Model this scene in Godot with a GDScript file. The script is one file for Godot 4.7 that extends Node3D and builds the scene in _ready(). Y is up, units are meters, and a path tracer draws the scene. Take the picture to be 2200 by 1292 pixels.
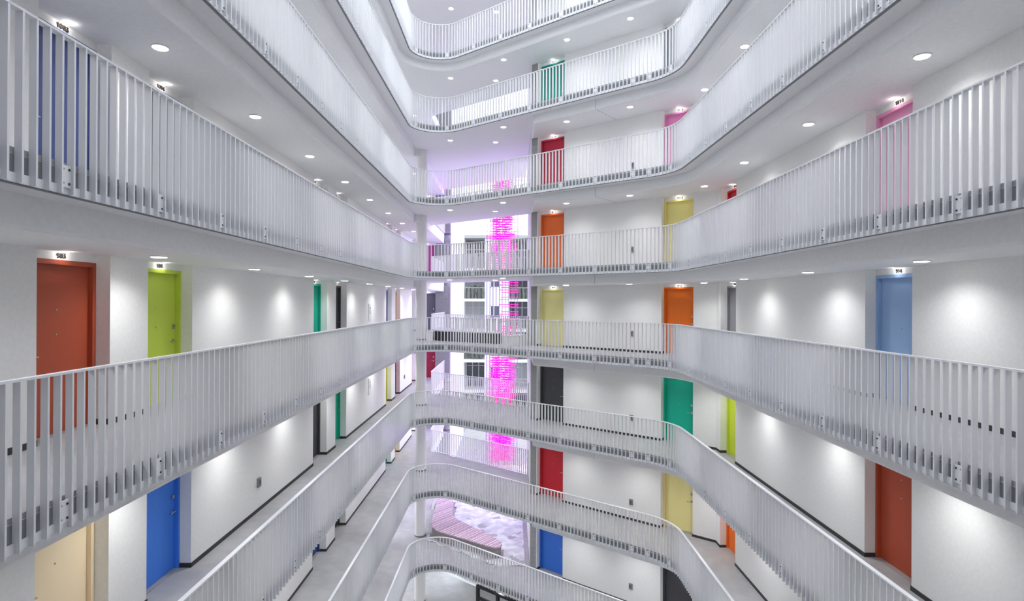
extends Node3D
# Plan coordinates: X to the right, Z ahead of the camera, h above the eye. v() turns them into Godot metres (ground floor at y = 0).
const EYE := 13.121
const H := 2.86
const XL := -3.77      # atrium edge, left
const XR := 4.72       # atrium edge, right
const WL := -5.42      # left wall face
const WR := 6.36       # right wall face
const CEIL := 2.285    # dropped ceiling above the floor
const SOFF := -0.27    # underside of slab below its floor
const PITCH := 0.133
const FT := Vector2(0.7737, -0.6336)   # along the far wall, to the right
const FN := Vector2(0.6336, 0.7737)    # into the far wall
const WALL_OFF := 1.87
const DEEP_OFF := 8.3
const EXT_OFF := 3.74

var M := {}
var mesh_cache := {}
var rng := RandomNumberGenerator.new()
var ORD := ["first", "second", "third", "fourth", "fifth", "sixth", "seventh", "eighth", "ninth", "tenth", "eleventh", "twelfth", "thirteenth"]
var GAL := {13: "topmost gallery", 12: "second gallery from top", 11: "third gallery from top", 10: "gallery above eye level", 9: "gallery below eye level", 8: "third gallery from bottom", 7: "second gallery from bottom", 6: "lowest gallery", 5: "ground floor"}

# ------------------------------------------------------------------ helpers
func fl(n: int) -> float: return (n - 5) * H                    # world y of a floor
func v(x: float, y: float, z: float) -> Vector3: return Vector3(x, y, -z)
func far_z(x: float, off := 0.0) -> float: return 20.41 - 0.819 * (x - 0.392) + off / 0.7737

func begin() -> SurfaceTool:
	var st := SurfaceTool.new()
	st.begin(Mesh.PRIMITIVE_TRIANGLES)
	return st

func tri(st: SurfaceTool, a: Vector3, b: Vector3, c: Vector3, out: Vector3) -> void:
	var n := (b - a).cross(c - a)
	if n.length_squared() < 1e-16: return
	if n.dot(out) > 0.0:
		var t := b; b = c; c = t
	else:
		n = -n
	st.set_normal(n.normalized()); st.add_vertex(a)
	st.set_normal(n.normalized()); st.add_vertex(b)
	st.set_normal(n.normalized()); st.add_vertex(c)

func quad(st: SurfaceTool, a: Vector3, b: Vector3, c: Vector3, d: Vector3, out: Vector3) -> void:
	tri(st, a, b, c, out); tri(st, a, c, d, out)

func box(st: SurfaceTool, c: Vector3, s: Vector3, b := Basis.IDENTITY) -> void:
	var h := s / 2.0
	for ax in 3:
		for sg in [-1.0, 1.0]:
			var n := Vector3.ZERO; n[ax] = sg
			var u := Vector3.ZERO; u[(ax + 1) % 3] = h[(ax + 1) % 3]
			var w := Vector3.ZERO; w[(ax + 2) % 3] = h[(ax + 2) % 3]
			var o := n * h[ax]
			quad(st, c + b * (o - u - w), c + b * (o + u - w), c + b * (o + u + w), c + b * (o - u + w), b * n)

func cyl(st: SurfaceTool, a: Vector3, b: Vector3, ra: float, rb: float, n := 16) -> void:
	var d := (b - a).normalized()
	var u := d.cross(Vector3.UP if absf(d.y) < 0.9 else Vector3.RIGHT).normalized()
	var w := d.cross(u)
	for i in n:
		var p := u * cos(TAU * i / n) + w * sin(TAU * i / n)
		var q := u * cos(TAU * (i + 1) / n) + w * sin(TAU * (i + 1) / n)
		var mid := p + q
		var vs := [a + p * ra, a + q * ra, b + q * rb, b + p * rb]
		var ns := [p, q, q, p]
		if ((vs[1] - vs[0]).cross(vs[2] - vs[0])).dot(mid) > 0.0:
			vs = [vs[0], vs[3], vs[2], vs[1]]; ns = [p, p, q, q]
		for k in [0, 1, 2, 0, 2, 3]:
			st.set_normal(ns[k]); st.add_vertex(vs[k])
		tri(st, a, a + p * ra, a + q * ra, -d)
		tri(st, b, b + p * rb, b + q * rb, d)

# a slab: bottom outline at y0, top outline at y1 (same number of points, plan coordinates)
func loft(st: SurfaceTool, lo: PackedVector2Array, y0: float, hi: PackedVector2Array, y1: float, caps := 3) -> void:
	var area := 0.0
	var n := lo.size()
	for i in n: area += lo[i].cross(lo[(i + 1) % n])
	for i in n:
		var j := (i + 1) % n
		var e := lo[j] - lo[i]
		if e.length_squared() < 1e-10: continue
		var o := Vector2(e.y, -e.x) * signf(area)
		quad(st, v(lo[i].x, y0, lo[i].y), v(lo[j].x, y0, lo[j].y), v(hi[j].x, y1, hi[j].y), v(hi[i].x, y1, hi[i].y), v(o.x, 0, o.y))
	if caps & 1:
		var t := Geometry2D.triangulate_polygon(lo)
		if t.is_empty(): print("triangulation failed", lo)
		for k in range(0, t.size(), 3):
			tri(st, v(lo[t[k]].x, y0, lo[t[k]].y), v(lo[t[k + 1]].x, y0, lo[t[k + 1]].y), v(lo[t[k + 2]].x, y0, lo[t[k + 2]].y), Vector3.DOWN)
	if caps & 2:
		var t := Geometry2D.triangulate_polygon(hi)
		for k in range(0, t.size(), 3):
			tri(st, v(hi[t[k]].x, y1, hi[t[k]].y), v(hi[t[k + 1]].x, y1, hi[t[k + 1]].y), v(hi[t[k + 2]].x, y1, hi[t[k + 2]].y), Vector3.UP)

func prism(st: SurfaceTool, p: PackedVector2Array, y0: float, y1: float) -> void:
	loft(st, p, y0, p, y1)

func obj(called: String, st: SurfaceTool, m: Material, parent: Node = self) -> MeshInstance3D:
	var o := MeshInstance3D.new()
	o.name = numbered(called) if parent == self else called
	o.mesh = st.commit()
	o.material_override = m
	parent.add_child(o, true)
	return o

func inst(called: String, mesh: Mesh, m: Material, parent: Node, xf: Transform3D) -> MeshInstance3D:
	var o := MeshInstance3D.new()
	o.name = called
	o.mesh = mesh
	o.material_override = m
	o.transform = xf
	parent.add_child(o, true)
	return o

var taken := {}
func numbered(called: String) -> String:
	var k: int = taken.get(called, -1) + 1
	taken[called] = k
	return called if k == 0 else "%s_%03d" % [called, k]

func tag(o: Node, label: String, category: String, group := "", kind := "") -> Node:
	o.set_meta("label", label)
	o.set_meta("category", category)
	if group: o.set_meta("group", group)
	if kind: o.set_meta("kind", kind)
	return o

func thing(called: String, label: String, category: String, at := Vector3.ZERO, basis := Basis.IDENTITY, group := "", kind := "") -> Node3D:
	var o := Node3D.new()
	o.name = numbered(called)
	o.transform = Transform3D(basis, at)
	add_child(o)
	tag(o, label, category, group, kind)
	return o

# ------------------------------------------------------------------ materials
func noise_tex(freq: float, size: int, lo: Color, hi: Color, seed_ := 1, octaves := 4) -> NoiseTexture2D:
	var n := FastNoiseLite.new()
	n.noise_type = FastNoiseLite.TYPE_SIMPLEX_SMOOTH
	n.frequency = freq; n.seed = seed_; n.fractal_octaves = octaves
	var t := NoiseTexture2D.new()
	t.width = size; t.height = size; t.seamless = true; t.noise = n
	var g := Gradient.new()
	g.offsets = PackedFloat32Array([0.25, 0.75]); g.colors = PackedColorArray([lo, hi])
	t.color_ramp = g
	return t

func mat(c: Color, rough := 0.6, metal := 0.0) -> StandardMaterial3D:
	var m := StandardMaterial3D.new()
	m.albedo_color = c; m.roughness = rough; m.metallic = metal
	return m

func textured(c: Color, rough: float, tex: Texture2D, scale: float) -> StandardMaterial3D:
	var m := mat(c, rough)
	m.albedo_texture = tex
	m.uv1_triplanar = true; m.uv1_world_triplanar = true
	m.uv1_scale = Vector3.ONE * scale
	return m

func c8(r: int, g: int, b: int) -> Color: return Color8(r, g, b)

func make_materials() -> void:
	var fine := noise_tex(0.05, 512, Color(0.985, 0.985, 0.985), Color(1, 1, 1), 3)
	var blot := noise_tex(0.012, 512, Color(0.95, 0.952, 0.955), Color(1, 1, 1), 7, 5)
	M.paint = textured(Color(0.965, 0.965, 0.96), 0.75, fine, 0.5)
	M.ceiling = textured(Color(0.965, 0.967, 0.972), 0.8, fine, 0.4)
	M.slab = textured(Color(0.70, 0.70, 0.71), 0.7, blot, 0.25)
	M.steel = mat(Color(0.95, 0.955, 0.965), 0.32)
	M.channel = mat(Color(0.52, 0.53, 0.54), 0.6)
	M.bolt = mat(Color(0.25, 0.25, 0.26), 0.4, 0.6)
	M.base = mat(Color(0.22, 0.22, 0.225), 0.6)
	M.trim = mat(Color(0.92, 0.92, 0.92), 0.5)
	M.chrome = mat(Color(0.78, 0.78, 0.78), 0.25, 1.0)
	M.sign = mat(Color(0.24, 0.20, 0.19), 0.5, 0.4)
	M.grey_box = mat(Color(0.52, 0.53, 0.54), 0.5)
	M.grey_dark = mat(Color(0.36, 0.37, 0.38), 0.5)
	M.thresh = mat(Color(0.72, 0.71, 0.70), 0.5, 0.3)
	M.block = textured(Color(0.66, 0.665, 0.67), 0.9, noise_tex(0.09, 256, Color(0.88, 0.88, 0.88), Color(1, 1, 1), 11), 1.5)
	M.mortar = mat(Color(0.58, 0.58, 0.59), 0.95)
	M.facade = textured(Color(0.94, 0.945, 0.955), 0.85, fine, 0.3)
	M.wood = []
	for k in 4: M.wood.append(textured([c8(232, 212, 226), c8(224, 196, 216), c8(238, 222, 232), c8(216, 180, 206)][k], 0.7, noise_tex(0.03, 256, Color(0.82, 0.78, 0.8), Color(1, 1, 1), 20 + k), 2.0))
	M.lit_wood = []  # same bench planks, whitened to look lit
	for k in 4: M.lit_wood.append(mat([c8(226, 224, 232), c8(216, 214, 226), c8(232, 230, 238), c8(222, 218, 230)][k], 0.7))
	M.concrete = textured(Color(0.62, 0.60, 0.59), 0.9, blot, 0.8)
	M.shaded_conc = textured(Color(0.24, 0.24, 0.26), 0.9, blot, 0.8)  # bench base darkened for the shade on its front
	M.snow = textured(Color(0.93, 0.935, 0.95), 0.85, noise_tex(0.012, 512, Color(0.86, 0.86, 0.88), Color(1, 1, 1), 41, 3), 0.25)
	M.black = mat(Color(0.12, 0.12, 0.13), 0.4)
	M.lamp = mat(Color(1, 1, 1), 0.5)
	M.lamp.emission_enabled = true; M.lamp.emission = Color(1.0, 0.98, 0.96); M.lamp.emission_energy_multiplier = 5.0
	M.glow_glass = mat(Color(0.95, 0.97, 1.0), 0.4)
	M.glow_glass.emission_enabled = true; M.glow_glass.emission = Color(0.95, 0.97, 1.0); M.glow_glass.emission_energy_multiplier = 1.2
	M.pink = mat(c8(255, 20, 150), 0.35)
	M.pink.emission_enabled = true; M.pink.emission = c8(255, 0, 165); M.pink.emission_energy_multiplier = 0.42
	M.cable = mat(c8(120, 110, 160), 0.5)
	M.glass = mat(Color(0.55, 0.6, 0.62, 0.22), 0.03)
	M.glass.transparency = BaseMaterial3D.TRANSPARENCY_ALPHA
	M.room = mat(Color(0.30, 0.32, 0.33), 0.7)
	M.dark_glass = mat(Color(0.34, 0.37, 0.39), 0.08)
	M.curtain = mat(Color(0.80, 0.83, 0.82), 0.8)
	M.leaf = mat(Color(0.28, 0.32, 0.27), 0.8)
	M.roof_edge = mat(Color(0.66, 0.67, 0.68), 0.7)

var paint_cache := {}
func door_paint(c: Color) -> StandardMaterial3D:
	if not paint_cache.has(c):
		var m := mat(c, 0.55)
		m.uv1_triplanar = true
		paint_cache[c] = m
	return paint_cache[c]

# ------------------------------------------------------------------ atrium edge
# closed filleted loop, offset d away from the atrium; order: near-left, far-left, far-right, near-right
func fillet(corner: Vector2, din: Vector2, dout: Vector2, r: float, n: int, turn: float) -> Array:
	# points and right-hand normals of an arc that turns from din to dout (clockwise when turn < 0)
	var ang := din.angle_to(dout)
	var t := r * tan(absf(ang) / 2.0)
	var p0 := corner - din * t
	var side := Vector2(din.y, -din.x) * (1.0 if turn < 0 else -1.0)
	var c := p0 + side * r
	var out := []
	for i in n + 1:
		var a := ang * i / n
		var rad := (p0 - c).rotated(a)
		var tg := din.rotated(a)
		out.append([c + rad, Vector2(tg.y, -tg.x)])
	return out

var base_loop := []
func atrium_loop() -> Array:
	if base_loop.is_empty():
		var zb := far_z(XL)
		var zc := far_z(XR)
		var up := Vector2(0, 1)
		base_loop.append(fillet(Vector2(XL, 0.6), Vector2(-1, 0), up, 0.4, 6, -1))
		base_loop.append(fillet(Vector2(XL, zb), up, FT, 1.0, 18, -1))
		base_loop.append(fillet(Vector2(XR, zc), FT, -up, 1.7, 14, -1))
		base_loop.append(fillet(Vector2(XR, 0.6), -up, Vector2(-1, 0), 0.4, 6, -1))
	return base_loop

func off_arc(k: int, d: float) -> PackedVector2Array:
	var out := PackedVector2Array()
	for e in atrium_loop()[k]: out.append(e[0] - e[1] * d)
	return out

func loop_points(d: float) -> PackedVector2Array:
	var out := PackedVector2Array()
	for k in 4: out.append_array(off_arc(k, d))
	return out

func left_part(d: float) -> PackedVector2Array:    # from X = 0 near, round the left, to X = 0 far
	var out := PackedVector2Array([Vector2(0, 0.6 - d)])
	out.append_array(off_arc(0, d)); out.append_array(off_arc(1, d))
	out.append(Vector2(0, far_z(0, d)))
	return out

func right_part(d: float) -> PackedVector2Array:
	var out := PackedVector2Array([Vector2(0, far_z(0, d))])
	out.append_array(off_arc(2, d)); out.append_array(off_arc(3, d))
	out.append(Vector2(0, 0.6 - d))
	return out

func sweep(st: SurfaceTool, d0: float, d1: float, y0: float, y1: float) -> void:   # ring of rectangular section round the atrium
	var a := loop_points(d0)
	var b := loop_points(d1)
	ring(st, a, b, y0, y1, true)

func ring(st: SurfaceTool, a: PackedVector2Array, b: PackedVector2Array, y0: float, y1: float, closed: bool) -> void:
	var n := a.size()
	for i in (n if closed else n - 1):
		var j := (i + 1) % n
		var side := v(a[i].x - b[i].x, 0, a[i].y - b[i].y)
		quad(st, v(a[i].x, y0, a[i].y), v(a[j].x, y0, a[j].y), v(a[j].x, y1, a[j].y), v(a[i].x, y1, a[i].y), side)
		quad(st, v(b[i].x, y0, b[i].y), v(b[j].x, y0, b[j].y), v(b[j].x, y1, b[j].y), v(b[i].x, y1, b[i].y), -side)
		quad(st, v(a[i].x, y1, a[i].y), v(a[j].x, y1, a[j].y), v(b[j].x, y1, b[j].y), v(b[i].x, y1, b[i].y), Vector3.UP)
		quad(st, v(a[i].x, y0, a[i].y), v(a[j].x, y0, a[j].y), v(b[j].x, y0, b[j].y), v(b[i].x, y0, b[i].y), Vector3.DOWN)
	if not closed:
		for i in [0, n - 1]:
			var o := (a[0] - a[1]) if i == 0 else (a[n - 1] - a[n - 2])
			quad(st, v(a[i].x, y0, a[i].y), v(b[i].x, y0, b[i].y), v(b[i].x, y1, b[i].y), v(a[i].x, y1, a[i].y), v(o.x, 0, o.y))

func ext_path() -> PackedVector2Array:     # outer edge of the terraces
	var out := PackedVector2Array([Vector2(-3.95, 34.45)])
	for e in fillet(Vector2(-3.95, far_z(-3.95, EXT_OFF)), Vector2(0, -1), FT, 0.45, 8, 1): out.append(e[0])
	out.append(Vector2(0.78, far_z(0.78, EXT_OFF)))
	return out

func ext_half(left: bool, deep: bool) -> PackedVector2Array:
	var off := DEEP_OFF if deep else EXT_OFF
	var mid := Vector2(0, far_z(0, off))
	if not left: return PackedVector2Array([Vector2(0.78, far_z(0.78, off)), mid])
	if deep: return PackedVector2Array([mid, Vector2(-3.95, 34.45)])
	var p := ext_path()
	p.remove_at(p.size() - 1)
	p.append(mid)
	p.reverse()
	return p

func slab_outline(left: bool, d: float, deep: bool) -> PackedVector2Array:
	var out := PackedVector2Array()
	if left:
		out = left_part(d)
		out.append_array(ext_half(true, deep))
		out.append_array(PackedVector2Array([Vector2(-5.9, 34.45), Vector2(-5.9, -1.9), Vector2(0, -1.9)]))
	else:
		out = right_part(d)
		out.append_array(PackedVector2Array([Vector2(0, -1.9), Vector2(6.85, -1.9), Vector2(6.85, far_z(6.85, WALL_OFF + 0.48)), Vector2(0.78, far_z(0.78, WALL_OFF + 0.48))]))
		out.append_array(ext_half(false, deep))
	return out

# ------------------------------------------------------------------ setting
func openings_left(n: int) -> Array:
	return [[6.667, 7.887], [8.71, 9.92], [16.03, 17.22], [18.07, 19.25], [25.38, 26.55], [27.4, 28.6], [32.0, 33.2]]

func wall(called: String, label: String, o: Vector2, t: Vector2, n: Vector2, length: float, gaps: Array, y: float, m: Material) -> void:
	var st := begin()
	var sb := begin()
	var basis := Basis(v(t.x, 0, t.y), Vector3.UP, v(n.x, 0, n.y))
	var at := 0.0
	var all := gaps.duplicate()
	all.append([length, length])
	for g in all:
		var a: float = at
		var b: float = g[0]
		if b - a > 0.005:
			var c: Vector2 = o + t * (a + b) / 2.0 + n * 0.225
			box(st, v(c.x, y + CEIL / 2.0, c.y), Vector3(b - a, CEIL, 0.45), basis)
			var cb: Vector2 = o + t * (a + b) / 2.0 + n * 0.1
			box(sb, v(cb.x, y + 0.0375, cb.y), Vector3(b - a + 0.02, 0.075, 0.222), basis)
		if g[1] > g[0]:
			var c: Vector2 = o + t * (g[0] + g[1]) / 2.0 + n * 0.325
			box(st, v(c.x, y + (CEIL + 2.18) / 2.0, c.y), Vector3(g[1] - g[0], CEIL - 2.18, 0.25), basis)
		at = g[1]
	tag(obj("wall_" + called, st, m), label, "wall", "", "structure")
	tag(obj("baseboard_" + called, sb, M.base), "dark grey baseboard along the " + label, "baseboard", "", "structure")

func build_level(n: int) -> void:
	var y := fl(n)
	var g: String = GAL[n]
	var deep := n == 12
	# floor
	for left in [true, false]:
		var st := begin()
		prism(st, slab_outline(left, 0.068, deep), y - 0.05, y)
		tag(obj("floor", st, M.slab), "pale grey concrete floor slab of the %s half of the %s" % ["left" if left else "right", g], "floor", "", "structure")
		st = begin()
		prism(st, slab_outline(left, 0.068, deep), y + SOFF, y - 0.05)
		tag(obj("slab", st, M.ceiling), "white painted slab edge and soffit under the %s half of the %s" % ["left" if left else "right", g], "slab", "", "structure")
	build_ceiling(n)
	# walls
	wall("left", "white painted left corridor wall of the " + g, Vector2(WL, -1.9), Vector2(0, 1), Vector2(-1, 0), 36.4, shifted(openings_left(n), 1.9), y, M.paint)
	wall("right", "white painted right corridor wall of the " + g, Vector2(WR, -1.9), Vector2(0, 1), Vector2(1, 0), far_z(WR, WALL_OFF) + 1.9, shifted([[9.2, 10.42], [16.4, 17.6]], 1.9), y, M.paint)
	var o := Vector2(1.036, far_z(1.036, WALL_OFF)) - FT * 0.028
	wall("far", "white painted oblique far wall of the " + g, o, FT, FN, (WR - 1.036) / FT.x + 0.028, [[0.028, 1.228], [5.088, 6.168]], y, M.paint)
	wall("corridor_end", "white painted wall closing the left corridor of the " + g, Vector2(-5.42, 34.5), Vector2(1, 0), Vector2(0, 1), 0.96, [[0.0, 0.96]], y, M.paint)
	block_wall("pier", "grey concrete block pier at the left end of the far wall on the " + g, Vector2(0.79, far_z(0.79, WALL_OFF)), FT, FN, 0.288, y)
	block_wall("end", "grey concrete block pier ending the left corridor of the " + g, Vector2(-4.46, 34.5), Vector2(1, 0), Vector2(0, 1), 0.87, y)

func block_wall(_kind: String, label: String, o: Vector2, t: Vector2, nn: Vector2, w: float, y: float) -> void:
	var basis := Basis(v(t.x, 0, t.y), Vector3.UP, v(nn.x, 0, nn.y))
	var root := thing("wall_block_pier", label, "wall", v(o.x, y, o.y), basis, "", "structure")
	var st := begin()
	var top := CEIL if w < 0.5 else 2.58
	box(st, Vector3(w / 2, top / 2, 0.24), Vector3(w - 0.012, top, 0.44))
	obj("mortar_core", st, M.mortar, root)
	var k := 0
	var rows := int(ceil(top / 0.203))
	for r in rows:
		var h := minf(0.195, top - r * 0.203)
		if h < 0.03: continue
		var cuts := [0.0, w]
		if w > 0.5: cuts = [0.0, 0.4, 0.8, w] if r % 2 == 0 else [0.0, 0.2, 0.6, w]
		for i in cuts.size() - 1:
			var bw: float = cuts[i + 1] - cuts[i] - 0.008
			if bw < 0.03: continue
			var key := "block%.3f_%.3f" % [bw, h]
			if not mesh_cache.has(key):
				var sb := begin()
				box(sb, Vector3.ZERO, Vector3(bw, h, 0.46))
				mesh_cache[key] = sb.commit()
			inst("block", mesh_cache[key], M.block, root, Transform3D(Basis.IDENTITY, Vector3((cuts[i] + cuts[i + 1]) / 2.0, r * 0.203 + h / 2.0, 0.23 + 0.002 * (k % 3))))
			k += 1

func shifted(a: Array, by: float) -> Array:
	var out := []
	for g in a: out.append([g[0] + by, g[1] + by])
	return out

func build_ceiling(n: int) -> void:
	var y := fl(n)
	var g: String = GAL[n]
	var y0 := y + CEIL
	var y1 := y + H + SOFF + 0.001
	var d := 0.42
	if n >= 12:   # the dropped ceiling runs right round
		for left in [true, false]:
			var st := begin()
			var outer := slab_outline(left, d, n == 13)
			var inner := slab_outline(left, d + 0.035, n == 13)
			loft(st, inner, y0, outer, y0 + 0.035, 1)
			loft(st, outer, y0 + 0.035, outer, y1, 2)
			tag(obj("ceiling", st, M.ceiling), "white dropped ceiling over the %s half of the %s" % ["left" if left else "right", g], "ceiling", "", "structure")
		return
	# left strip, right and far strip with a narrow joint between panels, near strip
	var lp := PackedVector2Array([Vector2(-5.9, 0.3), Vector2(XL - d, 0.3), Vector2(XL - d, 25.2), Vector2(-3.96, 25.2), Vector2(-3.96, 34.45), Vector2(-5.9, 34.45)])
	var lq := PackedVector2Array([Vector2(-5.9, 0.3), Vector2(XL - d - 0.035, 0.3), Vector2(XL - d - 0.035, 25.2), Vector2(-3.98, 25.2), Vector2(-3.98, 34.45), Vector2(-5.9, 34.45)])
	var st := begin()
	loft(st, lq, y0, lp, y0 + 0.035, 1)
	loft(st, lp, y0 + 0.035, lp, y1, 2)
	tag(obj("ceiling", st, M.ceiling), "white dropped ceiling over the left corridor of the " + g, "ceiling", "", "structure")
	st = begin()
	var rp := [PackedVector2Array(), PackedVector2Array()]
	for k in 2:
		var dd := d + 0.035 * k
		var p := PackedVector2Array([Vector2(0.80 + 0.035 * k, far_z(0.80 + 0.035 * k, dd))])
		p.append_array(off_arc(2, dd))
		p.append_array(PackedVector2Array([Vector2(XR + dd, 0.3), Vector2(6.85, 0.3), Vector2(6.85, far_z(6.85, WALL_OFF + 0.48)), Vector2(0.80 + 0.035 * k, far_z(0.80 + 0.035 * k, WALL_OFF + 0.48))]))
		rp[k] = p
	loft(st, rp[1], y0, rp[0], y0 + 0.035, 1)
	loft(st, rp[0], y0 + 0.035, rp[0], y1, 2)
	tag(obj("ceiling", st, M.ceiling), "white dropped ceiling over the far and right corridor of the " + g, "ceiling", "", "structure")

# ------------------------------------------------------------------ balustrades
func box_mesh(key: String, s: Vector3) -> Mesh:
	if not mesh_cache.has(key):
		var st := begin()
		box(st, Vector3.ZERO, s)
		mesh_cache[key] = st.commit()
	return mesh_cache[key]

func plate_mesh() -> Mesh:
	if not mesh_cache.has("plate"):
		var a := begin()
		box(a, Vector3.ZERO, Vector3(0.116, 0.19, 0.012))
		var m: ArrayMesh = a.commit()
		var b := begin()
		for x in [-0.035, 0.035]:
			for yy in [-0.06, 0.06]:
				cyl(b, Vector3(x, yy, 0.0), Vector3(x, yy, 0.012), 0.011, 0.011, 6)
		b.commit(m)
		m.surface_set_material(0, M.steel); m.surface_set_material(1, M.bolt)
		mesh_cache["plate"] = m
	return mesh_cache["plate"]

func project(p: Vector3) -> Vector3:    # rough pixel of a point, used only to rank pickets by how large they show
	var z := -p.z
	if z < 0.4: return Vector3(-9999, -9999, z)
	return Vector3(1097 + 1250 * p.x / z, 649 - 1250 * (p.y - EYE) / z, z)

func along(pts: PackedVector2Array, nrm: Array, closed: bool, pitch: float, start := 0.0) -> Array:
	# [position, tangent] at even steps
	var out := []
	var n := pts.size()
	var left := start
	for i in (n if closed else n - 1):
		var a := pts[i]
		var b := pts[(i + 1) % n]
		var l := a.distance_to(b)
		if l < 1e-6: continue
		while left < l:
			out.append([a.lerp(b, left / l), (b - a) / l])
			left += pitch
		left -= l
	return out

func balustrade(n: int) -> void:
	var y := fl(n)
	var root := thing("balustrade", "white steel balustrade of flat vertical bars, " + GAL[n], "railing", v(XL, y, 0.6))
	var inv := root.transform.affine_inverse()
	for spec in [["top_rail", -0.002, 0.062, 1.05, 1.07, M.steel], ["bottom_bar", 0.042, 0.058, -0.275, -0.2, M.steel], ["edge_channel_gap_shade", 0.059, 0.066, -0.2, -0.055, M.channel]]:
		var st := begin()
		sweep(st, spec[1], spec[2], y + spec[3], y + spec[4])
		if spec[0] == "edge_channel_gap_shade": sweep(st, 0.058, 0.098, y - 0.284, y - 0.268)  # lower grey strip draws the shadow gap under the bars
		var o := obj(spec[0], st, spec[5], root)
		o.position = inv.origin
		if spec[0] == "edge_channel_gap_shade": o.set_meta("label", "grey steel channel on the slab edge, with a grey strip for the shadow gap below")
	var spots := along(loop_points(0.03), [], true, PITCH, 0.05)
	var pm := box_mesh("picket", Vector3(0.02, 1.33, 0.06))
	var near := []
	var rest := []
	for i in spots.size():
		var p: Vector2 = spots[i][0]
		var t: Vector2 = spots[i][1]
		var xf := Transform3D(Basis(v(t.x, 0, t.y), Vector3.UP, v(t.y, 0, -t.x)), v(p.x, y + 0.39, p.y))
		var a := project(xf.origin - v(t.x, 0, t.y) * PITCH / 2.0)
		var b := project(xf.origin + v(t.x, 0, t.y) * PITCH / 2.0)
		var px := a.distance_to(b)
		var half := 1250 * 0.7 / maxf(a.z, 0.4)
		var seen := a.z > 0.5 and a.x > -60 and a.x < 2260 and a.y > -half - 40 and a.y < 1332 + half
		if seen and absf(a.x - b.x) >= 3.6: near.append([absf(a.x - b.x), inv * xf])
		else: rest.append(inv * xf)
		if (i % 10 == 4 or t.distance_to(FT) < 0.01 and p.x > 4.0 and p.x < 4.31) and seen and p.y > 3.0:
			inst("splice_plate", plate_mesh(), null, root, inv * Transform3D(xf.basis, v(p.x + t.x * PITCH / 2, y - 0.125, p.y + t.y * PITCH / 2)))
	near.sort_custom(func(q, r): return q[0] > r[0])
	for i in near.size():
		if i < 300: inst("picket", pm, M.steel, root, near[i][1])
		else: rest.append(near[i][1])
	multi("picket_run", pm, M.steel, rest, root)

func multi(called: String, mesh: Mesh, m: Material, xfs: Array, root: Node) -> void:
	if xfs.is_empty(): return
	var mm := MultiMesh.new()
	mm.transform_format = MultiMesh.TRANSFORM_3D
	mm.mesh = mesh
	mm.instance_count = xfs.size()
	for i in xfs.size(): mm.set_instance_transform(i, xfs[i])
	var o := MultiMeshInstance3D.new()
	o.name = called
	o.multimesh = mm
	o.material_override = m
	o.set_meta("kind", "stuff")
	root.add_child(o, true)

func terrace_rail(n: int) -> void:
	var y := fl(n)
	var root := thing("terrace_railing", "white flat-bar railing on outer terrace edge, " + GAL[n], "railing", v(-3.9, y, 29))
	var inv := root.transform.affine_inverse()
	var path := PackedVector2Array()
	var inner := PackedVector2Array()
	var src := ext_path()
	for i in src.size():
		var t := (src[mini(i + 1, src.size() - 1)] - src[maxi(i - 1, 0)]).normalized()
		var lft := Vector2(t.y, -t.x)       # towards the outside
		path.append(src[i] - lft * -0.0)
		inner.append(src[i] + lft * -0.06)
	var st := begin(); ring(st, path, inner, y + 1.05, y + 1.07, false)
	obj("top_rail", st, M.steel, root).position = inv.origin
	st = begin(); ring(st, path, inner, y + 0.04, y + 0.055, false)
	obj("bottom_bar", st, M.steel, root).position = inv.origin
	var mid := PackedVector2Array()
	for i in path.size(): mid.append((path[i] + inner[i]) / 2.0)
	var pm := box_mesh("terrace_picket", Vector3(0.02, 1.05, 0.055))
	var k := 0
	for s in along(mid, [], false, 0.115, 0.05):
		var p: Vector2 = s[0]
		var t: Vector2 = s[1]
		inst("picket", pm, M.steel, root, inv * Transform3D(Basis(v(t.x, 0, t.y), Vector3.UP, v(t.y, 0, -t.x)), v(p.x, y + 0.525, p.y)))
		k += 1

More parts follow.
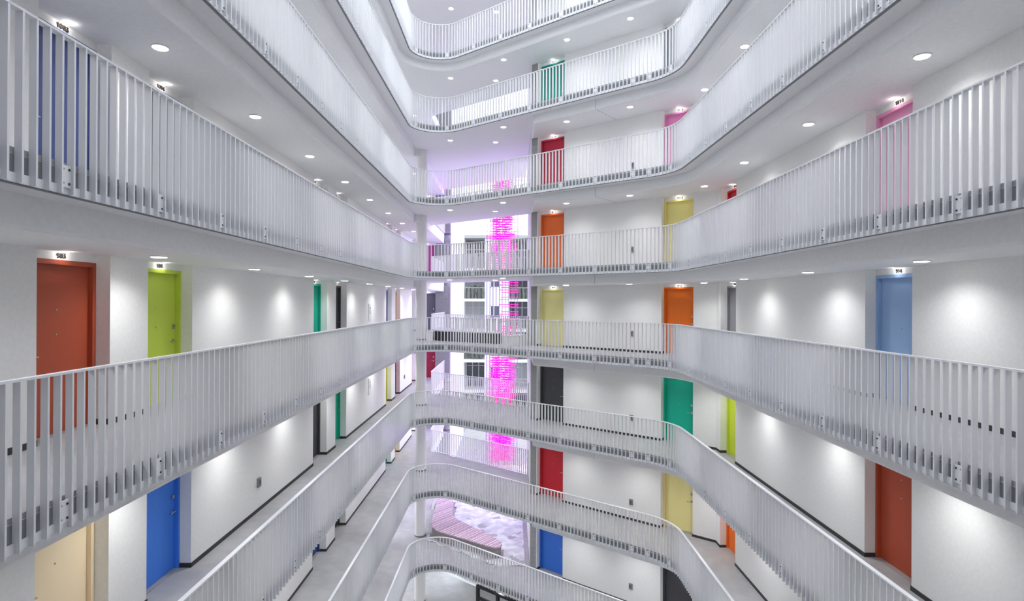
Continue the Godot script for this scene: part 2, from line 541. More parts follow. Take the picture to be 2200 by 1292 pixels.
# ------------------------------------------------------------------ doors
func door(num: int, label: String, c: Color, at: Vector2, y: float, right: Vector2, width := 1.2, handle := 1, dark_hw := false) -> void:
	var rt := v(right.x, 0, right.y)
	var basis := Basis(rt, Vector3.UP, rt.cross(Vector3.UP))
	var d := thing("door_%d" % num, label, "door", v(at.x, y, at.y), basis, "", "structure")
	var m := door_paint(c)
	var w := width - 0.006
	var hw := w / 2.0
	var st := begin()
	for s in [-1.0, 1.0]:
		box(st, Vector3(s * (hw - 0.03), 1.09, -0.245), Vector3(0.06, 2.18, 0.11))
		box(st, Vector3(s * (hw - 0.0675), 1.06, -0.29), Vector3(0.015, 2.12, 0.02))
	box(st, Vector3(0, 2.15, -0.245), Vector3(w - 0.12, 0.06, 0.11))
	obj("frame", st, m, d)
	st = begin()
	box(st, Vector3(0, 1.07, -0.275), Vector3(w - 0.126, 2.10, 0.045))
	obj("leaf", st, m, d)
	st = begin()
	box(st, Vector3(0, 0.008, -0.23), Vector3(w - 0.12, 0.016, 0.13))
	obj("threshold", st, M.thresh, d)
	var hx := handle * (hw - 0.13)
	var hm: Material = M.chrome
	st = begin()
	cyl(st, Vector3(hx, 1.0, -0.254), Vector3(hx, 1.0, -0.243), 0.035, 0.033, 14)
	cyl(st, Vector3(hx, 1.0, -0.25), Vector3(hx, 1.0, -0.19), 0.011, 0.011, 10)
	cyl(st, Vector3(hx, 1.0, -0.193), Vector3(hx - handle * 0.12, 0.998, -0.193), 0.011, 0.009, 10)
	box(st, Vector3(hx - handle * 0.125, 0.998, -0.2), Vector3(0.018, 0.018, 0.03))
	obj("lever_handle", st, hm, d)
	st = begin()
	box(st, Vector3(hx, 1.24, -0.24), Vector3(0.055, 0.075, 0.026))
	cyl(st, Vector3(hx, 1.255, -0.24), Vector3(hx, 1.255, -0.215), 0.024, 0.021, 14)
	box(st, Vector3(hx, 1.255, -0.212), Vector3(0.008, 0.03, 0.01))
	obj("deadbolt", st, hm, d)
	for yy in [1.25, 1.56]:
		st = begin()
		cyl(st, Vector3(0, yy, -0.254), Vector3(0, yy, -0.246), 0.013, 0.011, 10)
		obj("door_viewer", st, hm, d)
	# number on the header and the small light that washes it
	if num >= 900 and num % 100 != 10:      # the other numbers are hidden in the photograph
		var tm := TextMesh.new()
		tm.text = str(num)
		var sf := SystemFont.new()
		sf.font_names = PackedStringArray(["Droid Sans"])
		sf.font_weight = 700
		tm.font = sf
		tm.font_size = 48; tm.pixel_size = 0.088 / 48.0; tm.depth = 0.012
		var o := inst("door_number", tm, M.sign, d, Transform3D(Basis.IDENTITY, Vector3(0, 2.232, -0.192)))
		o.set_meta("label", "dark metal numerals above the door")
	st = begin()
	cyl(st, Vector3(0, 2.285, -0.11), Vector3(0, 2.279, -0.11), 0.022, 0.02, 12)
	obj("sign_light", st, M.lamp, d)
	var l := OmniLight3D.new()
	l.name = "number_lamp"
	l.position = Vector3(0, 2.262, -0.11)
	l.light_energy = SIGN_E; l.light_size = 0.02; l.omni_range = 40.0; l.omni_attenuation = 2.0
	l.light_color = Color(1, 0.98, 0.96); l.shadow_enabled = true
	d.add_child(l)

const SIGN_E := 0.009
const LAMP_E := 0.7

func downlight(label: String, x: float, z: float, y: float, group: String) -> void:
	var d := thing("ceiling_downlight", label, "ceiling light", v(x, y, z), Basis.IDENTITY, group)
	if not mesh_cache.has("trim"):
		var st := begin()
		cyl(st, Vector3(0, 0, 0), Vector3(0, -0.016, 0), 0.112, 0.108, 28)
		mesh_cache["trim"] = st.commit()
		st = begin()
		cyl(st, Vector3(0, -0.014, 0), Vector3(0, -0.024, 0), 0.1, 0.09, 28)
		mesh_cache["diffuser"] = st.commit()
	inst("trim_ring", mesh_cache["trim"], M.trim, d, Transform3D.IDENTITY)
	inst("light_diffuser", mesh_cache["diffuser"], M.lamp, d, Transform3D.IDENTITY)
	var l := SpotLight3D.new()
	l.name = "downlight_lamp"
	l.position = Vector3(0, -0.05, 0)
	l.rotation.x = -PI / 2
	l.spot_angle = 74.0; l.spot_angle_attenuation = 1.0; l.spot_range = 40.0; l.spot_attenuation = 2.0
	l.light_energy = LAMP_E; l.light_size = 0.08
	l.light_color = Color(0.985, 0.985, 0.985); l.shadow_enabled = true
	d.add_child(l)

func level_lights(n: int) -> void:
	var y := fl(n) + CEIL
	var g: String = GAL[n]
	var k := 0
	for i in range(-1, 9):
		var z := 7.95 + 2.96 * i
		downlight("downlight over left corridor, %s, %s from near end" % [g, ORD[k]], -4.8, z, y, "")
		k += 1
	k = 0
	for z in [4.98, 8.1, 11.2, 14.28]:
		downlight("downlight over right corridor, %s, %s from near end" % [g, ORD[k]], 5.73, z, y, "")
		k += 1
	downlight("downlight where far and right corridors meet, " + g, 5.72, 17.2, y, "")
	downlight("downlight over far corridor, nearer the corner, " + g, 3.83, 18.75, y, "")
	downlight("downlight over far corridor, nearer the block pier, " + g, 1.93, 20.3, y, "")
	var yt := y if n >= 12 else fl(n) + H + SOFF
	downlight("soffit downlight over terrace nearest the column, " + g, -2.5, 23.85, yt, "")
	downlight("soffit downlight over terrace nearest the balustrade, " + g, -0.3, 22.0, yt, "")
	downlight("soffit downlight over terrace farthest from the balustrade, " + g, -0.65, 24.1, yt, "")

# ------------------------------------------------------------------ the scene
func _ready() -> void:
	rng.seed = 7
	var cam := Camera3D.new()
	cam.name = "camera"
	cam.fov = rad_to_deg(2.0 * atan(646.0 / 1250.0))
	cam.position = Vector3(0, EYE, 0)
	cam.rotation = Vector3(atan(3.0 / 1250.0), -atan(3.0 / 1250.0), deg_to_rad(0.25))
	cam.near = 0.05; cam.far = 300.0
	add_child(cam)
	var we := WorldEnvironment.new()
	we.name = "world_environment"
	var e := Environment.new()
	e.background_mode = Environment.BG_SKY
	var sky := Sky.new()
	var sm := ProceduralSkyMaterial.new()
	sm.sky_top_color = Color(0.94, 0.96, 1.0)
	sm.sky_horizon_color = Color(0.97, 0.98, 1.0)
	sm.ground_horizon_color = Color(0.90, 0.92, 0.95)
	sm.ground_bottom_color = Color(0.6, 0.62, 0.64)
	sm.sky_energy_multiplier = 1.05
	sky.sky_material = sm
	e.sky = sky
	e.tonemap_mode = Environment.TONE_MAPPER_LINEAR
	e.tonemap_exposure = 2.55
	e.sdfgi_enabled = true; e.ssao_enabled = true; e.ssil_enabled = true
	we.environment = e
	add_child(we)
	make_materials()

	# --- setting
	for n in range(5, 14): build_level(n)
	ground_and_roof()
	for n in range(6, 14): balustrade(n)
	for n in [7, 8, 9, 10, 11]: terrace_rail(n)
	all_doors()
	for n in range(5, 14): level_lights(n)
	columns()
	benches()
	sculpture()
	outside()
	small_things()

func ground_and_roof() -> void:
	var st := begin()
	var p := loop_points(0.068)
	prism(st, p, fl(5) - 0.27, fl(5))
	tag(obj("floor", st, M.slab), "pale concrete floor at the bottom of the atrium", "floor", "", "structure")
	for left in [true, false]:
		st = begin()
		prism(st, slab_outline(left, 0.068, true), fl(14) + SOFF, fl(14))
		tag(obj("roof", st, M.ceiling), "flat roof slab over the %s half of the galleries" % ("left" if left else "right"), "roof", "", "structure")
	st = begin()
	prism(st, PackedVector2Array([Vector2(-5.9, -2.3), Vector2(6.85, -2.3), Vector2(6.85, -1.9), Vector2(-5.9, -1.9)]), fl(5) - 0.27, fl(14))
	tag(obj("wall_near", st, M.paint), "white wall behind the viewer closing the atrium", "wall", "", "structure")
	# the flats behind the far wall: only their side next to the terraces shows
	st = begin()
	prism(st, PackedVector2Array([Vector2(0.79, far_z(0.79, WALL_OFF + 0.47)), Vector2(0.79, 27.4), Vector2(6.85, 27.4), Vector2(6.85, far_z(6.85, WALL_OFF + 0.47))]), fl(5) - 0.27, fl(14))
	tag(obj("wall_terrace_side", st, M.paint), "smooth pale wall edge right of the terraces beside the block pier", "wall", "", "structure")

func all_doors() -> void:
	var dl := {  # left wall: level -> [[index in openings, colour, label, handle]]
		10: [[0, c8(80, 94, 152), "dark blue door 1003 behind the railing at top left", -1], [1, c8(150, 152, 156), "grey door 1004 behind the railing, right of door 1003", 1], [2, c8(120, 122, 130), "door 1005 whose number shows over the railing, nearer of the middle pair, gallery above eye level", -1], [3, c8(130, 132, 138), "door 1006 whose number shows over the railing, farther of the middle pair, gallery above eye level", 1], [4, c8(170, 110, 130), "dull pink door 1007 near the column, nearer of the last pair, gallery above eye level", -1], [5, c8(170, 110, 130), "dull pink door 1008 near the column, farther of the last pair, gallery above eye level", 1], [6, c8(150, 150, 155), "grey door beside the column at the end of the left corridor, gallery above eye level", 1]],
		9: [[0, c8(176, 78, 50), "brick red door 903 with two viewers, large at left", -1], [1, c8(202, 224, 78), "lime green door 904 with lever handle and deadbolt", 1], [2, c8(0, 168, 140), "emerald green door seen edge-on in the gallery below eye level", -1], [3, c8(62, 62, 66), "black door right of the emerald one in the gallery below eye level", 1], [4, c8(88, 104, 152), "slate blue door seen edge-on near the column, gallery below eye level", -1], [5, c8(214, 165, 130), "tan door seen edge-on near the column, gallery below eye level", 1], [6, c8(150, 150, 156), "grey door just left of the column, gallery below eye level", 1]],
		8: [[0, c8(252, 232, 196), "pale yellow door with one viewer at the bottom left corner", -1], [1, c8(62, 130, 236), "royal blue door with lever handle at lower left", 1], [2, c8(60, 60, 64), "charcoal door at left half hidden by the balustrade above", -1], [3, c8(0, 180, 142), "green door with lever handle, left corridor, third gallery from bottom", 1], [4, c8(205, 205, 45), "yellow-green door seen edge-on left of the column, third gallery from bottom", -1], [5, c8(150, 52, 66), "maroon door seen edge-on left of the column, third gallery from bottom", 1], [6, c8(232, 205, 215), "pale door just left of the column, third gallery from bottom", 1]],
		7: [[2, c8(50, 72, 130), "dark blue door low at left below the railing, second gallery from bottom", -1], [3, c8(62, 62, 66), "charcoal door low at left beside the dark blue one, second gallery from bottom", 1], [4, c8(0, 140, 120), "sliver of a teal door near the column, second gallery from bottom", -1], [5, c8(220, 195, 60), "sliver of a yellow door near the column, second gallery from bottom", 1]],
	}
	var op := openings_left(9)
	for n in dl:
		for d in dl[n]:
			var a: Array = op[d[0]]
			door(n * 100 + 3 + int(d[0]), d[2], d[1], Vector2(WL, (a[0] + a[1]) / 2.0), fl(n), Vector2(0, 1), a[1] - a[0], d[3])
	var df := {  # far wall: left door, right door
		12: [c8(0, 155, 135), "teal door behind the railing, second gallery from top", c8(72, 78, 90), "dark slate door at the right end of the far wall, second gallery from top"],
		11: [c8(190, 30, 62), "crimson door behind the railing, third gallery from top", c8(240, 150, 200), "pink door at the right end of the far wall, third gallery from top"],
		10: [c8(240, 112, 46), "orange door on the far wall, gallery above eye level", c8(246, 236, 150), "yellow door at the right end of the far wall, gallery above eye level"],
		9: [c8(246, 238, 165), "light yellow door on the far wall left of the orange one, gallery below eye level", c8(244, 120, 26), "orange door with lever handle at the right end of the far wall, gallery below eye level"],
		8: [c8(72, 72, 75), "charcoal door on the far wall, third gallery from bottom", c8(0, 186, 156), "emerald door with lever handle at the right end of the far wall, third gallery from bottom"],
		7: [c8(212, 38, 54), "red door on the far wall, second gallery from bottom", c8(250, 238, 165), "yellow door with lever handle at the right end of the far wall, second gallery from bottom"],
		6: [c8(56, 118, 220), "royal blue door on the far wall, lowest gallery", c8(66, 66, 70), "charcoal door cut by the railing at the bottom of the far wall, lowest gallery"],
	}
	var o := Vector2(1.036, far_z(1.036, WALL_OFF))
	for n in df:
		door(n * 100 + 11, df[n][1], df[n][0], o + FT * 0.6, fl(n), FT, 1.2, 1)
		door(n * 100 + 12, df[n][3], df[n][2], o + FT * 5.6, fl(n), FT, 1.08, 1)
	var dr := {
		10: [[c8(200, 34, 44), "red door whose top shows over the railing in the right corridor, gallery above eye level"], [c8(245, 165, 205), "pink door 1014 at upper right behind the railing"]],
		9: [[c8(142, 143, 148), "grey door seen edge-on in the right corridor, gallery below eye level"], [c8(153, 186, 229), "light blue door 914 at right"]],
		8: [[c8(205, 222, 62), "lime green door seen edge-on in the right corridor, third gallery from bottom"], [c8(182, 76, 46), "brick red door at lower right below the railing"]],
		7: [[c8(240, 118, 36), "orange door seen edge-on in the right corridor, second gallery from bottom"], [c8(120, 120, 125), "door hidden low at right, second gallery from bottom"]],
	}
	for n in dr:
		door(n * 100 + 13, dr[n][0][1], dr[n][0][0], Vector2(WR, 17.0), fl(n), Vector2(0, -1), 1.2, 1)
		if n > 7: door(n * 100 + 14, dr[n][1][1], dr[n][1][0], Vector2(WR, 9.81), fl(n), Vector2(0, -1), 1.22, 1)
	var de := {11: [c8(205, 150, 45), "amber"], 10: [c8(190, 76, 158), "purple pink"], 9: [c8(112, 112, 124), "dark grey"], 8: [c8(172, 32, 68), "crimson"], 7: [c8(140, 140, 148), "grey"]}
	for n in de:
		door(n * 100 + 10, "%s door facing down the left corridor beyond the column, %s" % [de[n][1], GAL[n]], de[n][0], Vector2(-4.94, 34.5), fl(n), Vector2(1, 0), 0.96, 1)

func columns() -> void:
	for n in range(5, 12):
		var top := (H + SOFF if n < 12 else CEIL)
		var c := thing("column", "round white concrete column at the far left corner, " + GAL[n], "column", v(-3.92, fl(n), 25.55), Basis.IDENTITY, "", "structure")
		var st := begin()
		cyl(st, Vector3.ZERO, Vector3(0, top, 0), 0.235, 0.235, 40)
		obj("shaft", st, M.paint, c)
		st = begin()
		cyl(st, Vector3.ZERO, Vector3(0, 0.06, 0), 0.245, 0.245, 40)
		obj("base_collar", st, M.channel, c)

var benches_at := {}
func benches() -> void:
	var outline := PackedVector2Array()
	var raw := PackedVector2Array([Vector2(-3.5, 26.26), Vector2(-3.47, 25.76), Vector2(-3.34, 25.3), Vector2(-3.1, 24.95), Vector2(-2.5, 24.5), Vector2(-1.87, 24.1), Vector2(-0.97, 23.45), Vector2(-0.62, 23.25), Vector2(-0.42, 23.28), Vector2(-0.3, 23.5), Vector2(-0.32, 23.75), Vector2(-0.45, 23.98), Vector2(-1.09, 24.8), Vector2(-1.93, 25.75), Vector2(-2.36, 26.25), Vector2(-2.58, 26.7), Vector2(-2.68, 27.2), Vector2(-2.76, 28.45), Vector2(-2.88, 29.6), Vector2(-3.72, 29.6), Vector2(-3.58, 28.45)])
	outline = raw
	for spec in [[6, "curved bench with pinkish timber planks on a concrete base, lowest terrace", M.wood, M.concrete], [9, "long curved bench with top whitened as lit and base darkened for shade, terrace below eye level", M.lit_wood, M.shaded_conc]]:
		var y := fl(spec[0])
		outline = raw
		if spec[0] == 9:      # this one ends short of the terrace railing
			var a := Vector2(-6, far_z(-6, 3.55))
			outline = Geometry2D.intersect_polygons(raw, PackedVector2Array([a, a + FT * 12, a + FT * 12 - FN * 8, a - FN * 8]))[0]
		benches_at[spec[0]] = outline
		var b := thing("plank_bench", spec[1], "bench", v(-2, y, 25), Basis.IDENTITY, "curved plank benches")
		var shift := -b.position
		var st := begin()
		var inset := PackedVector2Array()
		for p in Geometry2D.offset_polygon(outline, -0.04)[0]: inset.append(p)
		prism(st, inset, y, y + 0.405)
		obj("base", st, spec[3], b).position = shift
		# planks run square to the long front edge
		var dirn := Vector2(0.62, 0.785)
		var side := Vector2(dirn.y, -dirn.x)
		var k := 0
		var s := -25.0
		while s < -14.0:
			var c := side * (s + 0.067)
			var strip := PackedVector2Array([c - side * 0.055 + dirn * 10, c + side * 0.055 + dirn * 10, c + side * 0.055 + dirn * 35, c - side * 0.055 + dirn * 35])
			for piece in Geometry2D.intersect_polygons(outline, strip):
				st = begin()
				prism(st, piece, y + 0.405, y + 0.45 + 0.003 * (k % 3))
				obj("plank", st, spec[2][(k * 7 + k / 3) % 4], b).position = shift
				k += 1
			s += 0.134
	# the low white block beside the bench of the 900 terrace
	var bl := thing("low_block_seat", "low white block seat right of the pale bench on terrace below eye level", "seat", v(0.2, fl(9), 22.75), Basis(Vector3.UP, 0.686))
	var st := begin()
	box(st, Vector3(0, 0.18, 0), Vector3(0.95, 0.36, 0.5))
	obj("body", st, M.paint, bl)
	st = begin()
	box(st, Vector3(0, 0.375, 0), Vector3(0.98, 0.03, 0.53))
	obj("top_slab", st, M.trim, bl)
	var stl := thing("round_stool", "small white drum stool at the left end of the pale bench beside the column", "stool", v(-3.45, fl(9), 24.75))
	st = begin()
	cyl(st, Vector3.ZERO, Vector3(0, 0.38, 0), 0.15, 0.17, 24)
	obj("drum", st, M.paint, stl)
	st = begin()
	cyl(st, Vector3(0, 0.38, 0), Vector3(0, 0.41, 0), 0.18, 0.175, 24)
	obj("seat", st, M.trim, stl)

func sculpture() -> void:
	var c := Vector2(-0.52, 36.0)
	var y0 := fl(6) + 0.3
	var y1 := EYE + 7.6
	var s := thing("hanging_sculpture", "tall hanging sculpture of magenta rods strung on thin vertical wires outdoors", "sculpture", v(c.x, y0, c.y))
	var st := begin()
	for i in 11:
		for j in 2:
			var x := -0.95 + 1.9 * i / 10.0
			cyl(st, Vector3(x, 0, -0.45 + 0.9 * j), Vector3(x, y1 - y0, -0.45 + 0.9 * j), 0.012, 0.012, 5)
	obj("wire_set", st, M.cable, s)
	st = begin()
	box(st, Vector3(-0.4, y1 - y0 + 0.06, -0.45), Vector3(5.4, 0.12, 0.1))
	box(st, Vector3(-0.4, y1 - y0 + 0.06, 0.45), Vector3(5.4, 0.12, 0.1))
	obj("hanging_beam", st, M.steel, s)
	# layer variants: fans of rods of unequal length round the middle
	var variants := []
	var r2 := RandomNumberGenerator.new()
	r2.seed = 31
	for k in 6:
		var ms := begin()
		for i in 11:
			var a := PI * i / 11.0 + k * 0.37
			var l := 0.62 + 0.42 * r2.randf()
			var off := Vector3(r2.randf_range(-0.12, 0.12), 0, r2.randf_range(-0.12, 0.12))
			var dy := 0.03 * (r2.randf() - 0.5)
			cyl(ms, off + Vector3(cos(a) * l, dy, sin(a) * l), off, 0.008, 0.026, 5)
			cyl(ms, off, off - Vector3(cos(a) * l, -dy, sin(a) * l), 0.026, 0.008, 5)
		variants.append(ms.commit())
	var sparse := []
	for k in 2:
		var ms := begin()
		for i in 3:
			cyl(ms, Vector3(-0.2 + 0.15 * k, 0.0, -0.35 + 0.35 * i), Vector3(1.0, 0.0, -0.35 + 0.35 * i), 0.018, 0.018, 5)
		sparse.append(ms.commit())
	var y := y0 + 0.2
	var k := 0
	while y < y1 - 0.1:
		var h := y - EYE
		var thin := h > -1.75 and h < 1.6
		if not thin:
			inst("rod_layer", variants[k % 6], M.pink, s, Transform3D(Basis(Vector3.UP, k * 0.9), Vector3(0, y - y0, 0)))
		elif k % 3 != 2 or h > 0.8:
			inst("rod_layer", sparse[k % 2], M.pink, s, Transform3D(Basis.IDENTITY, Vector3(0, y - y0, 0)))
		y += 0.15
		k += 1
	for h in [-8.0, -4.5, 3.2, 6.2]:
		var l := OmniLight3D.new()
		l.name = "sculpture_lamp"
		l.position = Vector3(0.0, h + EYE - y0, -1.3 * -1.0)
		l.light_color = Color(0.46, 0.26, 1.0)
		l.light_energy = PURPLE_E; l.light_size = 0.5; l.omni_range = 60.0; l.omni_attenuation = 2.0; l.shadow_enabled = true
		s.add_child(l)

const PURPLE_E := 2.8

func outside() -> void:
	# wing of the own building, white, running back from the block pier
	var st := begin()
	prism(st, PackedVector2Array([Vector2(-12, 35.0), Vector2(-3.6, 35.0), Vector2(-3.6, 45.0), Vector2(-12, 45.0)]), 0, EYE + 16)
	tag(obj("wall_wing", st, M.facade), "plain white outer wall of the wing left of the courtyard", "wall", "", "structure")
	st = begin()
	prism(st, PackedVector2Array([Vector2(-3.6, far_z(-3.6, EXT_OFF) + 0.02), Vector2(-3.6, 60), Vector2(16, 60), Vector2(16, 27.42), Vector2(0.8, 27.42), Vector2(0.8, far_z(0.8, EXT_OFF) + 0.02)]), fl(6) - 0.3, fl(6))
	tag(obj("courtyard_deck", st, M.slab), "pale courtyard deck outside the lowest terrace", "ground", "", "structure")
	courtyard_house()
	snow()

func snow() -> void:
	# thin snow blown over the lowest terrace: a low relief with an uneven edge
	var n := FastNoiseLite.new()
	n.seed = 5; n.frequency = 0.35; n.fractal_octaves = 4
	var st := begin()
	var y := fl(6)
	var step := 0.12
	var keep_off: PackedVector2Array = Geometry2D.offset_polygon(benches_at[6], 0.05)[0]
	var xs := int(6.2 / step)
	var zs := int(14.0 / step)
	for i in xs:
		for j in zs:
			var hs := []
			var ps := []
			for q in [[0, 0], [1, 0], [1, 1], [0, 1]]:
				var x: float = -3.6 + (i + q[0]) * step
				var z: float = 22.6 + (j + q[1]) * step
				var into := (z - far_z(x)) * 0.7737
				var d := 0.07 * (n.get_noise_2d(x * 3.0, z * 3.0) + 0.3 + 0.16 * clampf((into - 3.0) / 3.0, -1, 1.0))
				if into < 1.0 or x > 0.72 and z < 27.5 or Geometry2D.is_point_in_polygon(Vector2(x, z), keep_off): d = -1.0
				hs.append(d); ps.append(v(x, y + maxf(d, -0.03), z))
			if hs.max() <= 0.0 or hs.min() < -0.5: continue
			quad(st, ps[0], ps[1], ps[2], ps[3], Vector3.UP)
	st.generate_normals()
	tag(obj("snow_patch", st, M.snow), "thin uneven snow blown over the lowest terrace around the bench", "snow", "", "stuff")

func courtyard_house() -> void:
	var z := 55.0
	var k := z / 1250.0
	var y_roof := EYE + 6.0
	var hs := thing("courtyard_building", "white apartment building across the courtyard with recessed balconies", "building", v(0, 0, z))
	var inv := -hs.position
	# bays: [x0, x1] recessed balconies, walls between
	var bays := []
	var x := -4.4 - 2 * 4.2 - 1.9
	var st := begin()
	var edges := [[-4.4, -2.45], [-0.15, 1.8], [4.1, 6.05], [8.4, 10.35], [-8.7, -6.75], [-13.0, -11.05]]
	edges.sort_custom(func(a, b): return a[0] < b[0])
	var at := -16.0
	for b in edges:
		box(st, v((at + b[0]) / 2.0, y_roof / 2.0, z + 1.5), Vector3(b[0] - at, y_roof, 3.0))
		at = b[1]
	box(st, v((at + 14.0) / 2.0, y_roof / 2.0, z + 1.5), Vector3(14.0 - at, y_roof, 3.0))
	box(st, v(-1, y_roof / 2.0, z + 4.0), Vector3(30, y_roof, 2.0))
	obj("facade", st, M.facade, hs).position = inv
	st = begin()
	box(st, v(-1, y_roof + 0.15, z + 2.4), Vector3(30.4, 0.3, 5.2))
	obj("roof_edge", st, M.roof_edge, hs).position = inv
	for b in edges:
		for n in range(5, 12):
			var fy := y_roof - 2.86 * (12 - n) + 0.0
			if fy < 0.2: continue
			var w: float = b[1] - b[0]
			var cx: float = (b[0] + b[1]) / 2.0
			var sl := begin()
			box(sl, v(cx, fy - 0.12, z + 1.1), Vector3(w, 0.26, 3.0))
			obj("balcony_slab", sl, M.facade, hs).position = inv
			var wn := begin()
			box(wn, v(cx, fy + 1.3, z + 2.5), Vector3(w, 2.6, 0.04))
			var wo := obj("window", wn, M.curtain if (b[0] < -4.0 and b[0] > -5.0 and n in [9, 10]) or (b[0] > -1.0 and b[0] < 0.0 and n == 7) else M.dark_glass, hs)
			wo.position = inv
			var fr := begin()
			for i in 4: box(fr, v(b[0] + w * (0.03 + 0.94 * i / 3.0), fy + 1.3, z + 2.45), Vector3(0.07, 2.6, 0.06))
			box(fr, v(cx, fy + 2.0, z + 2.45), Vector3(w, 0.06, 0.06))
			obj("mullion", fr, M.trim, wo)
			var rl := begin()
			box(rl, v(cx, fy + 1.05, z - 0.33), Vector3(w, 0.05, 0.05))
			for i in int(w / 0.13) + 1: box(rl, v(b[0] + 0.05 + i * 0.13, fy + 0.53, z - 0.33), Vector3(0.025, 1.0, 0.025))
			obj("balcony_rail", rl, M.roof_edge, hs).position = inv
			if n in [8, 10, 6]:
				var pl := begin()
				for i in 26:
					var px: float = b[0] + 0.15 + rng.randf() * (w - 0.3)
					var c := v(px, fy + 0.01, z + 0.1 + rng.randf() * 0.5)
					cyl(pl, c, c + Vector3(rng.randf_range(-0.25, 0.25), 0.5 + 0.8 * rng.randf(), rng.randf_range(-0.15, 0.15)), 0.05, 0.13, 5)
				obj("balcony_plants", pl, M.leaf, hs).position = inv
	# small square windows in the white walls
	for n in range(6, 12):
		for wx in [-1.45, 2.9, 7.2, -5.6]:
			var fy := y_roof - 2.86 * (12 - n)
			var wn := begin()
			box(wn, v(wx, fy + 1.65, z + 0.02), Vector3(0.86, 1.1, 0.1))
			var wo := obj("window", wn, M.dark_glass, hs)
			wo.position = inv
			var fr := begin()
			box(fr, v(wx - 0.12, fy + 1.65, z - 0.04), Vector3(0.07, 1.1, 0.05))
			for e2 in [-0.43, 0.43]: box(fr, v(wx + e2, fy + 1.65, z - 0.04), Vector3(0.06, 1.16, 0.05))
			for e2 in [-0.55, 0.55]: box(fr, v(wx, fy + 1.65 + e2, z - 0.04), Vector3(0.92, 0.06, 0.05))
			obj("mullion", fr, M.trim, wo)

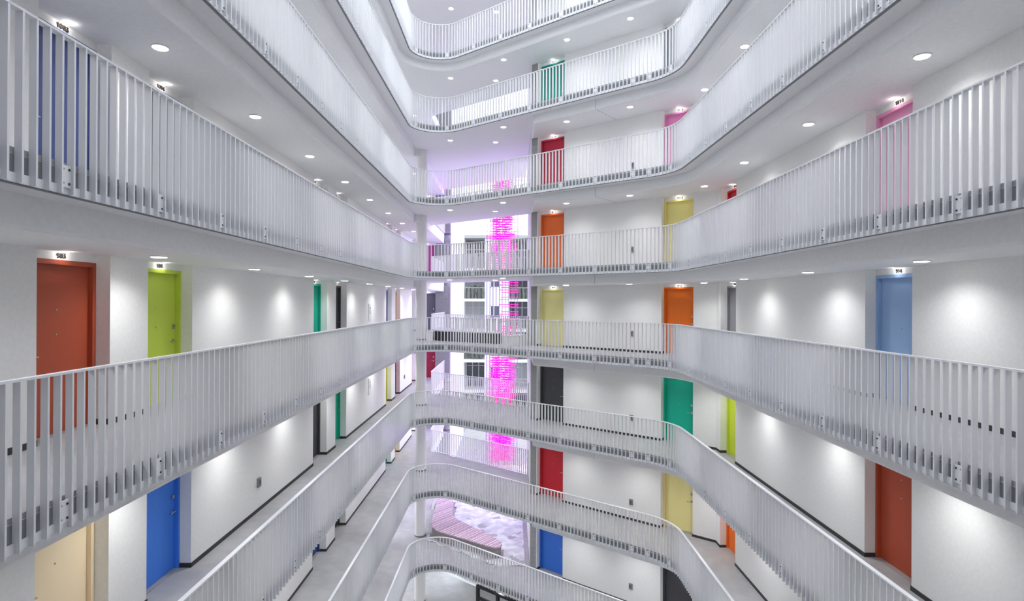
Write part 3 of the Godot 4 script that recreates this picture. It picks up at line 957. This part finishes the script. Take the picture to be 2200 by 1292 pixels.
func small_things() -> void:
	# joints between the panels of the dropped ceiling and its fascia, far corridor
	for n in range(7, 12):
		for sx in [2.75]:
			var a := Vector2(sx, far_z(sx, 0.42))
			var y := fl(n)
			var basis := Basis(v(FT.x, 0, FT.y), Vector3.UP, v(FN.x, 0, FN.y))
			var c := a + FN * 0.72
			var st := begin()
			box(st, v(c.x, y + CEIL - 0.0005, c.y), Vector3(0.009, 0.003, 1.4), basis)
			var f := a - FN * 0.0005
			box(st, v(f.x, y + (CEIL + H + SOFF) / 2.0, f.y), Vector3(0.009, H + SOFF - CEIL, 0.003), basis)
			tag(obj("trim", st, M.grey_box), "thin joint strip across the far corridor's ceiling, " + GAL[n], "trim", "", "structure")
	# grey electrical boxes on the walls
	var o := Vector2(1.036, far_z(1.036, WALL_OFF))
	for n in range(6, 12):
		wall_box("electrical_box", "grey electrical box on far wall between two doors, " + GAL[n], o + FT * 4.0, fl(n) + 0.62, FT)
	wall_box("electrical_box", "small grey electrical box on the left wall right of the royal blue door", Vector2(WL, 12.55), fl(8) + 0.63, Vector2(0, 1))
	wall_box("electrical_box", "small grey electrical box on the left wall near the column, third gallery from bottom", Vector2(WL, 29.7), fl(8) + 0.69, Vector2(0, 1))
	for n in [8, 9]:
		var s := thing("wall_sign", "narrow white sign panel on the left corridor wall, " + GAL[n], "sign", v(WL, fl(n) + 1.27, 22.4), Basis(Vector3(0, 0, -1), Vector3.UP, Vector3(1, 0, 0)))
		var st := begin()
		box(st, Vector3(0, 0, 0.012), Vector3(0.36, 0.62, 0.024))
		obj("panel", st, M.trim, s)
		st = begin()
		for q in [[0.0, 0.05, 0.2, 0.02], [0.0, 0.0, 0.14, 0.02], [0.0, -0.05, 0.18, 0.02], [0.0, 0.15, 0.08, 0.1]]:
			box(st, Vector3(q[0], q[1], 0.026), Vector3(q[2], q[3], 0.004))
		obj("sign_marks", st, M.grey_dark, s)
	# lobby glazing on the ground floor
	var y := fl(5)
	var a := Vector2(-1.2, far_z(-1.2, 0.45))
	var g := thing("lobby_partition", "black framed glass lobby door and partition at the bottom of the atrium", "partition", v(a.x, y, a.y), Basis(v(FT.x, 0, FT.y), Vector3.UP, v(FT.x, 0, FT.y).cross(Vector3.UP)))
	var st := begin()
	for i in 6: box(st, Vector3(i * 1.0, 1.14, 0), Vector3(0.12, 2.28, 0.1))
	for h in [0.05, 1.8, 2.24]: box(st, Vector3(2.5, h, 0), Vector3(5.0, 0.1, 0.09))
	obj("frame", st, M.black, g)
	for i in 5:
		st = begin()
		box(st, Vector3(0.5 + i, 1.14, 0), Vector3(0.9, 2.2, 0.012))
		obj("pane", st, M.glass, g)
	var p := Vector2(-3.2, far_z(-3.2, EXT_OFF + 0.05))
	var w := thing("window_lobby", "lobby window with a pane made to glow, low behind the column on the ground floor", "window", v(p.x, y, p.y), Basis(v(FT.x, 0, FT.y), Vector3.UP, v(FT.x, 0, FT.y).cross(Vector3.UP)), "", "structure")
	st = begin()
	box(st, Vector3(0.6, 1.2, 0), Vector3(1.5, 2.0, 0.03))
	obj("glow_pane", st, M.glow_glass, w)  # pane glows by itself, standing in for light behind the glass
	st = begin()
	for i in 5: box(st, Vector3(-0.15 + i * 0.375, 1.2, 0.03), Vector3(0.03, 2.0, 0.03))
	obj("window_frame", st, M.trim, w)
	st = begin()
	prism(st, PackedVector2Array([Vector2(-5.4, far_z(-5.4, EXT_OFF + 0.1)), Vector2(0.78, far_z(0.78, EXT_OFF + 0.1)), Vector2(0.78, far_z(0.78, EXT_OFF + 0.4)), Vector2(-5.4, far_z(-5.4, EXT_OFF + 0.4))]), y, y + 2.58)
	tag(obj("wall_lobby", st, M.paint), "white back wall of the ground floor lobby", "wall", "", "structure")

func wall_box(called: String, label: String, at: Vector2, y: float, right: Vector2) -> void:
	var rt := v(right.x, 0, right.y)
	var d := thing(called, label, "electrical box", v(at.x, y, at.y), Basis(rt, Vector3.UP, rt.cross(Vector3.UP)))
	var st := begin()
	box(st, Vector3(0, 0, 0.022), Vector3(0.13, 0.19, 0.044))
	obj("housing", st, M.grey_box, d)
	st = begin()
	box(st, Vector3(0, 0.005, 0.047), Vector3(0.06, 0.1, 0.008))
	obj("cover_plate", st, M.grey_dark, d)
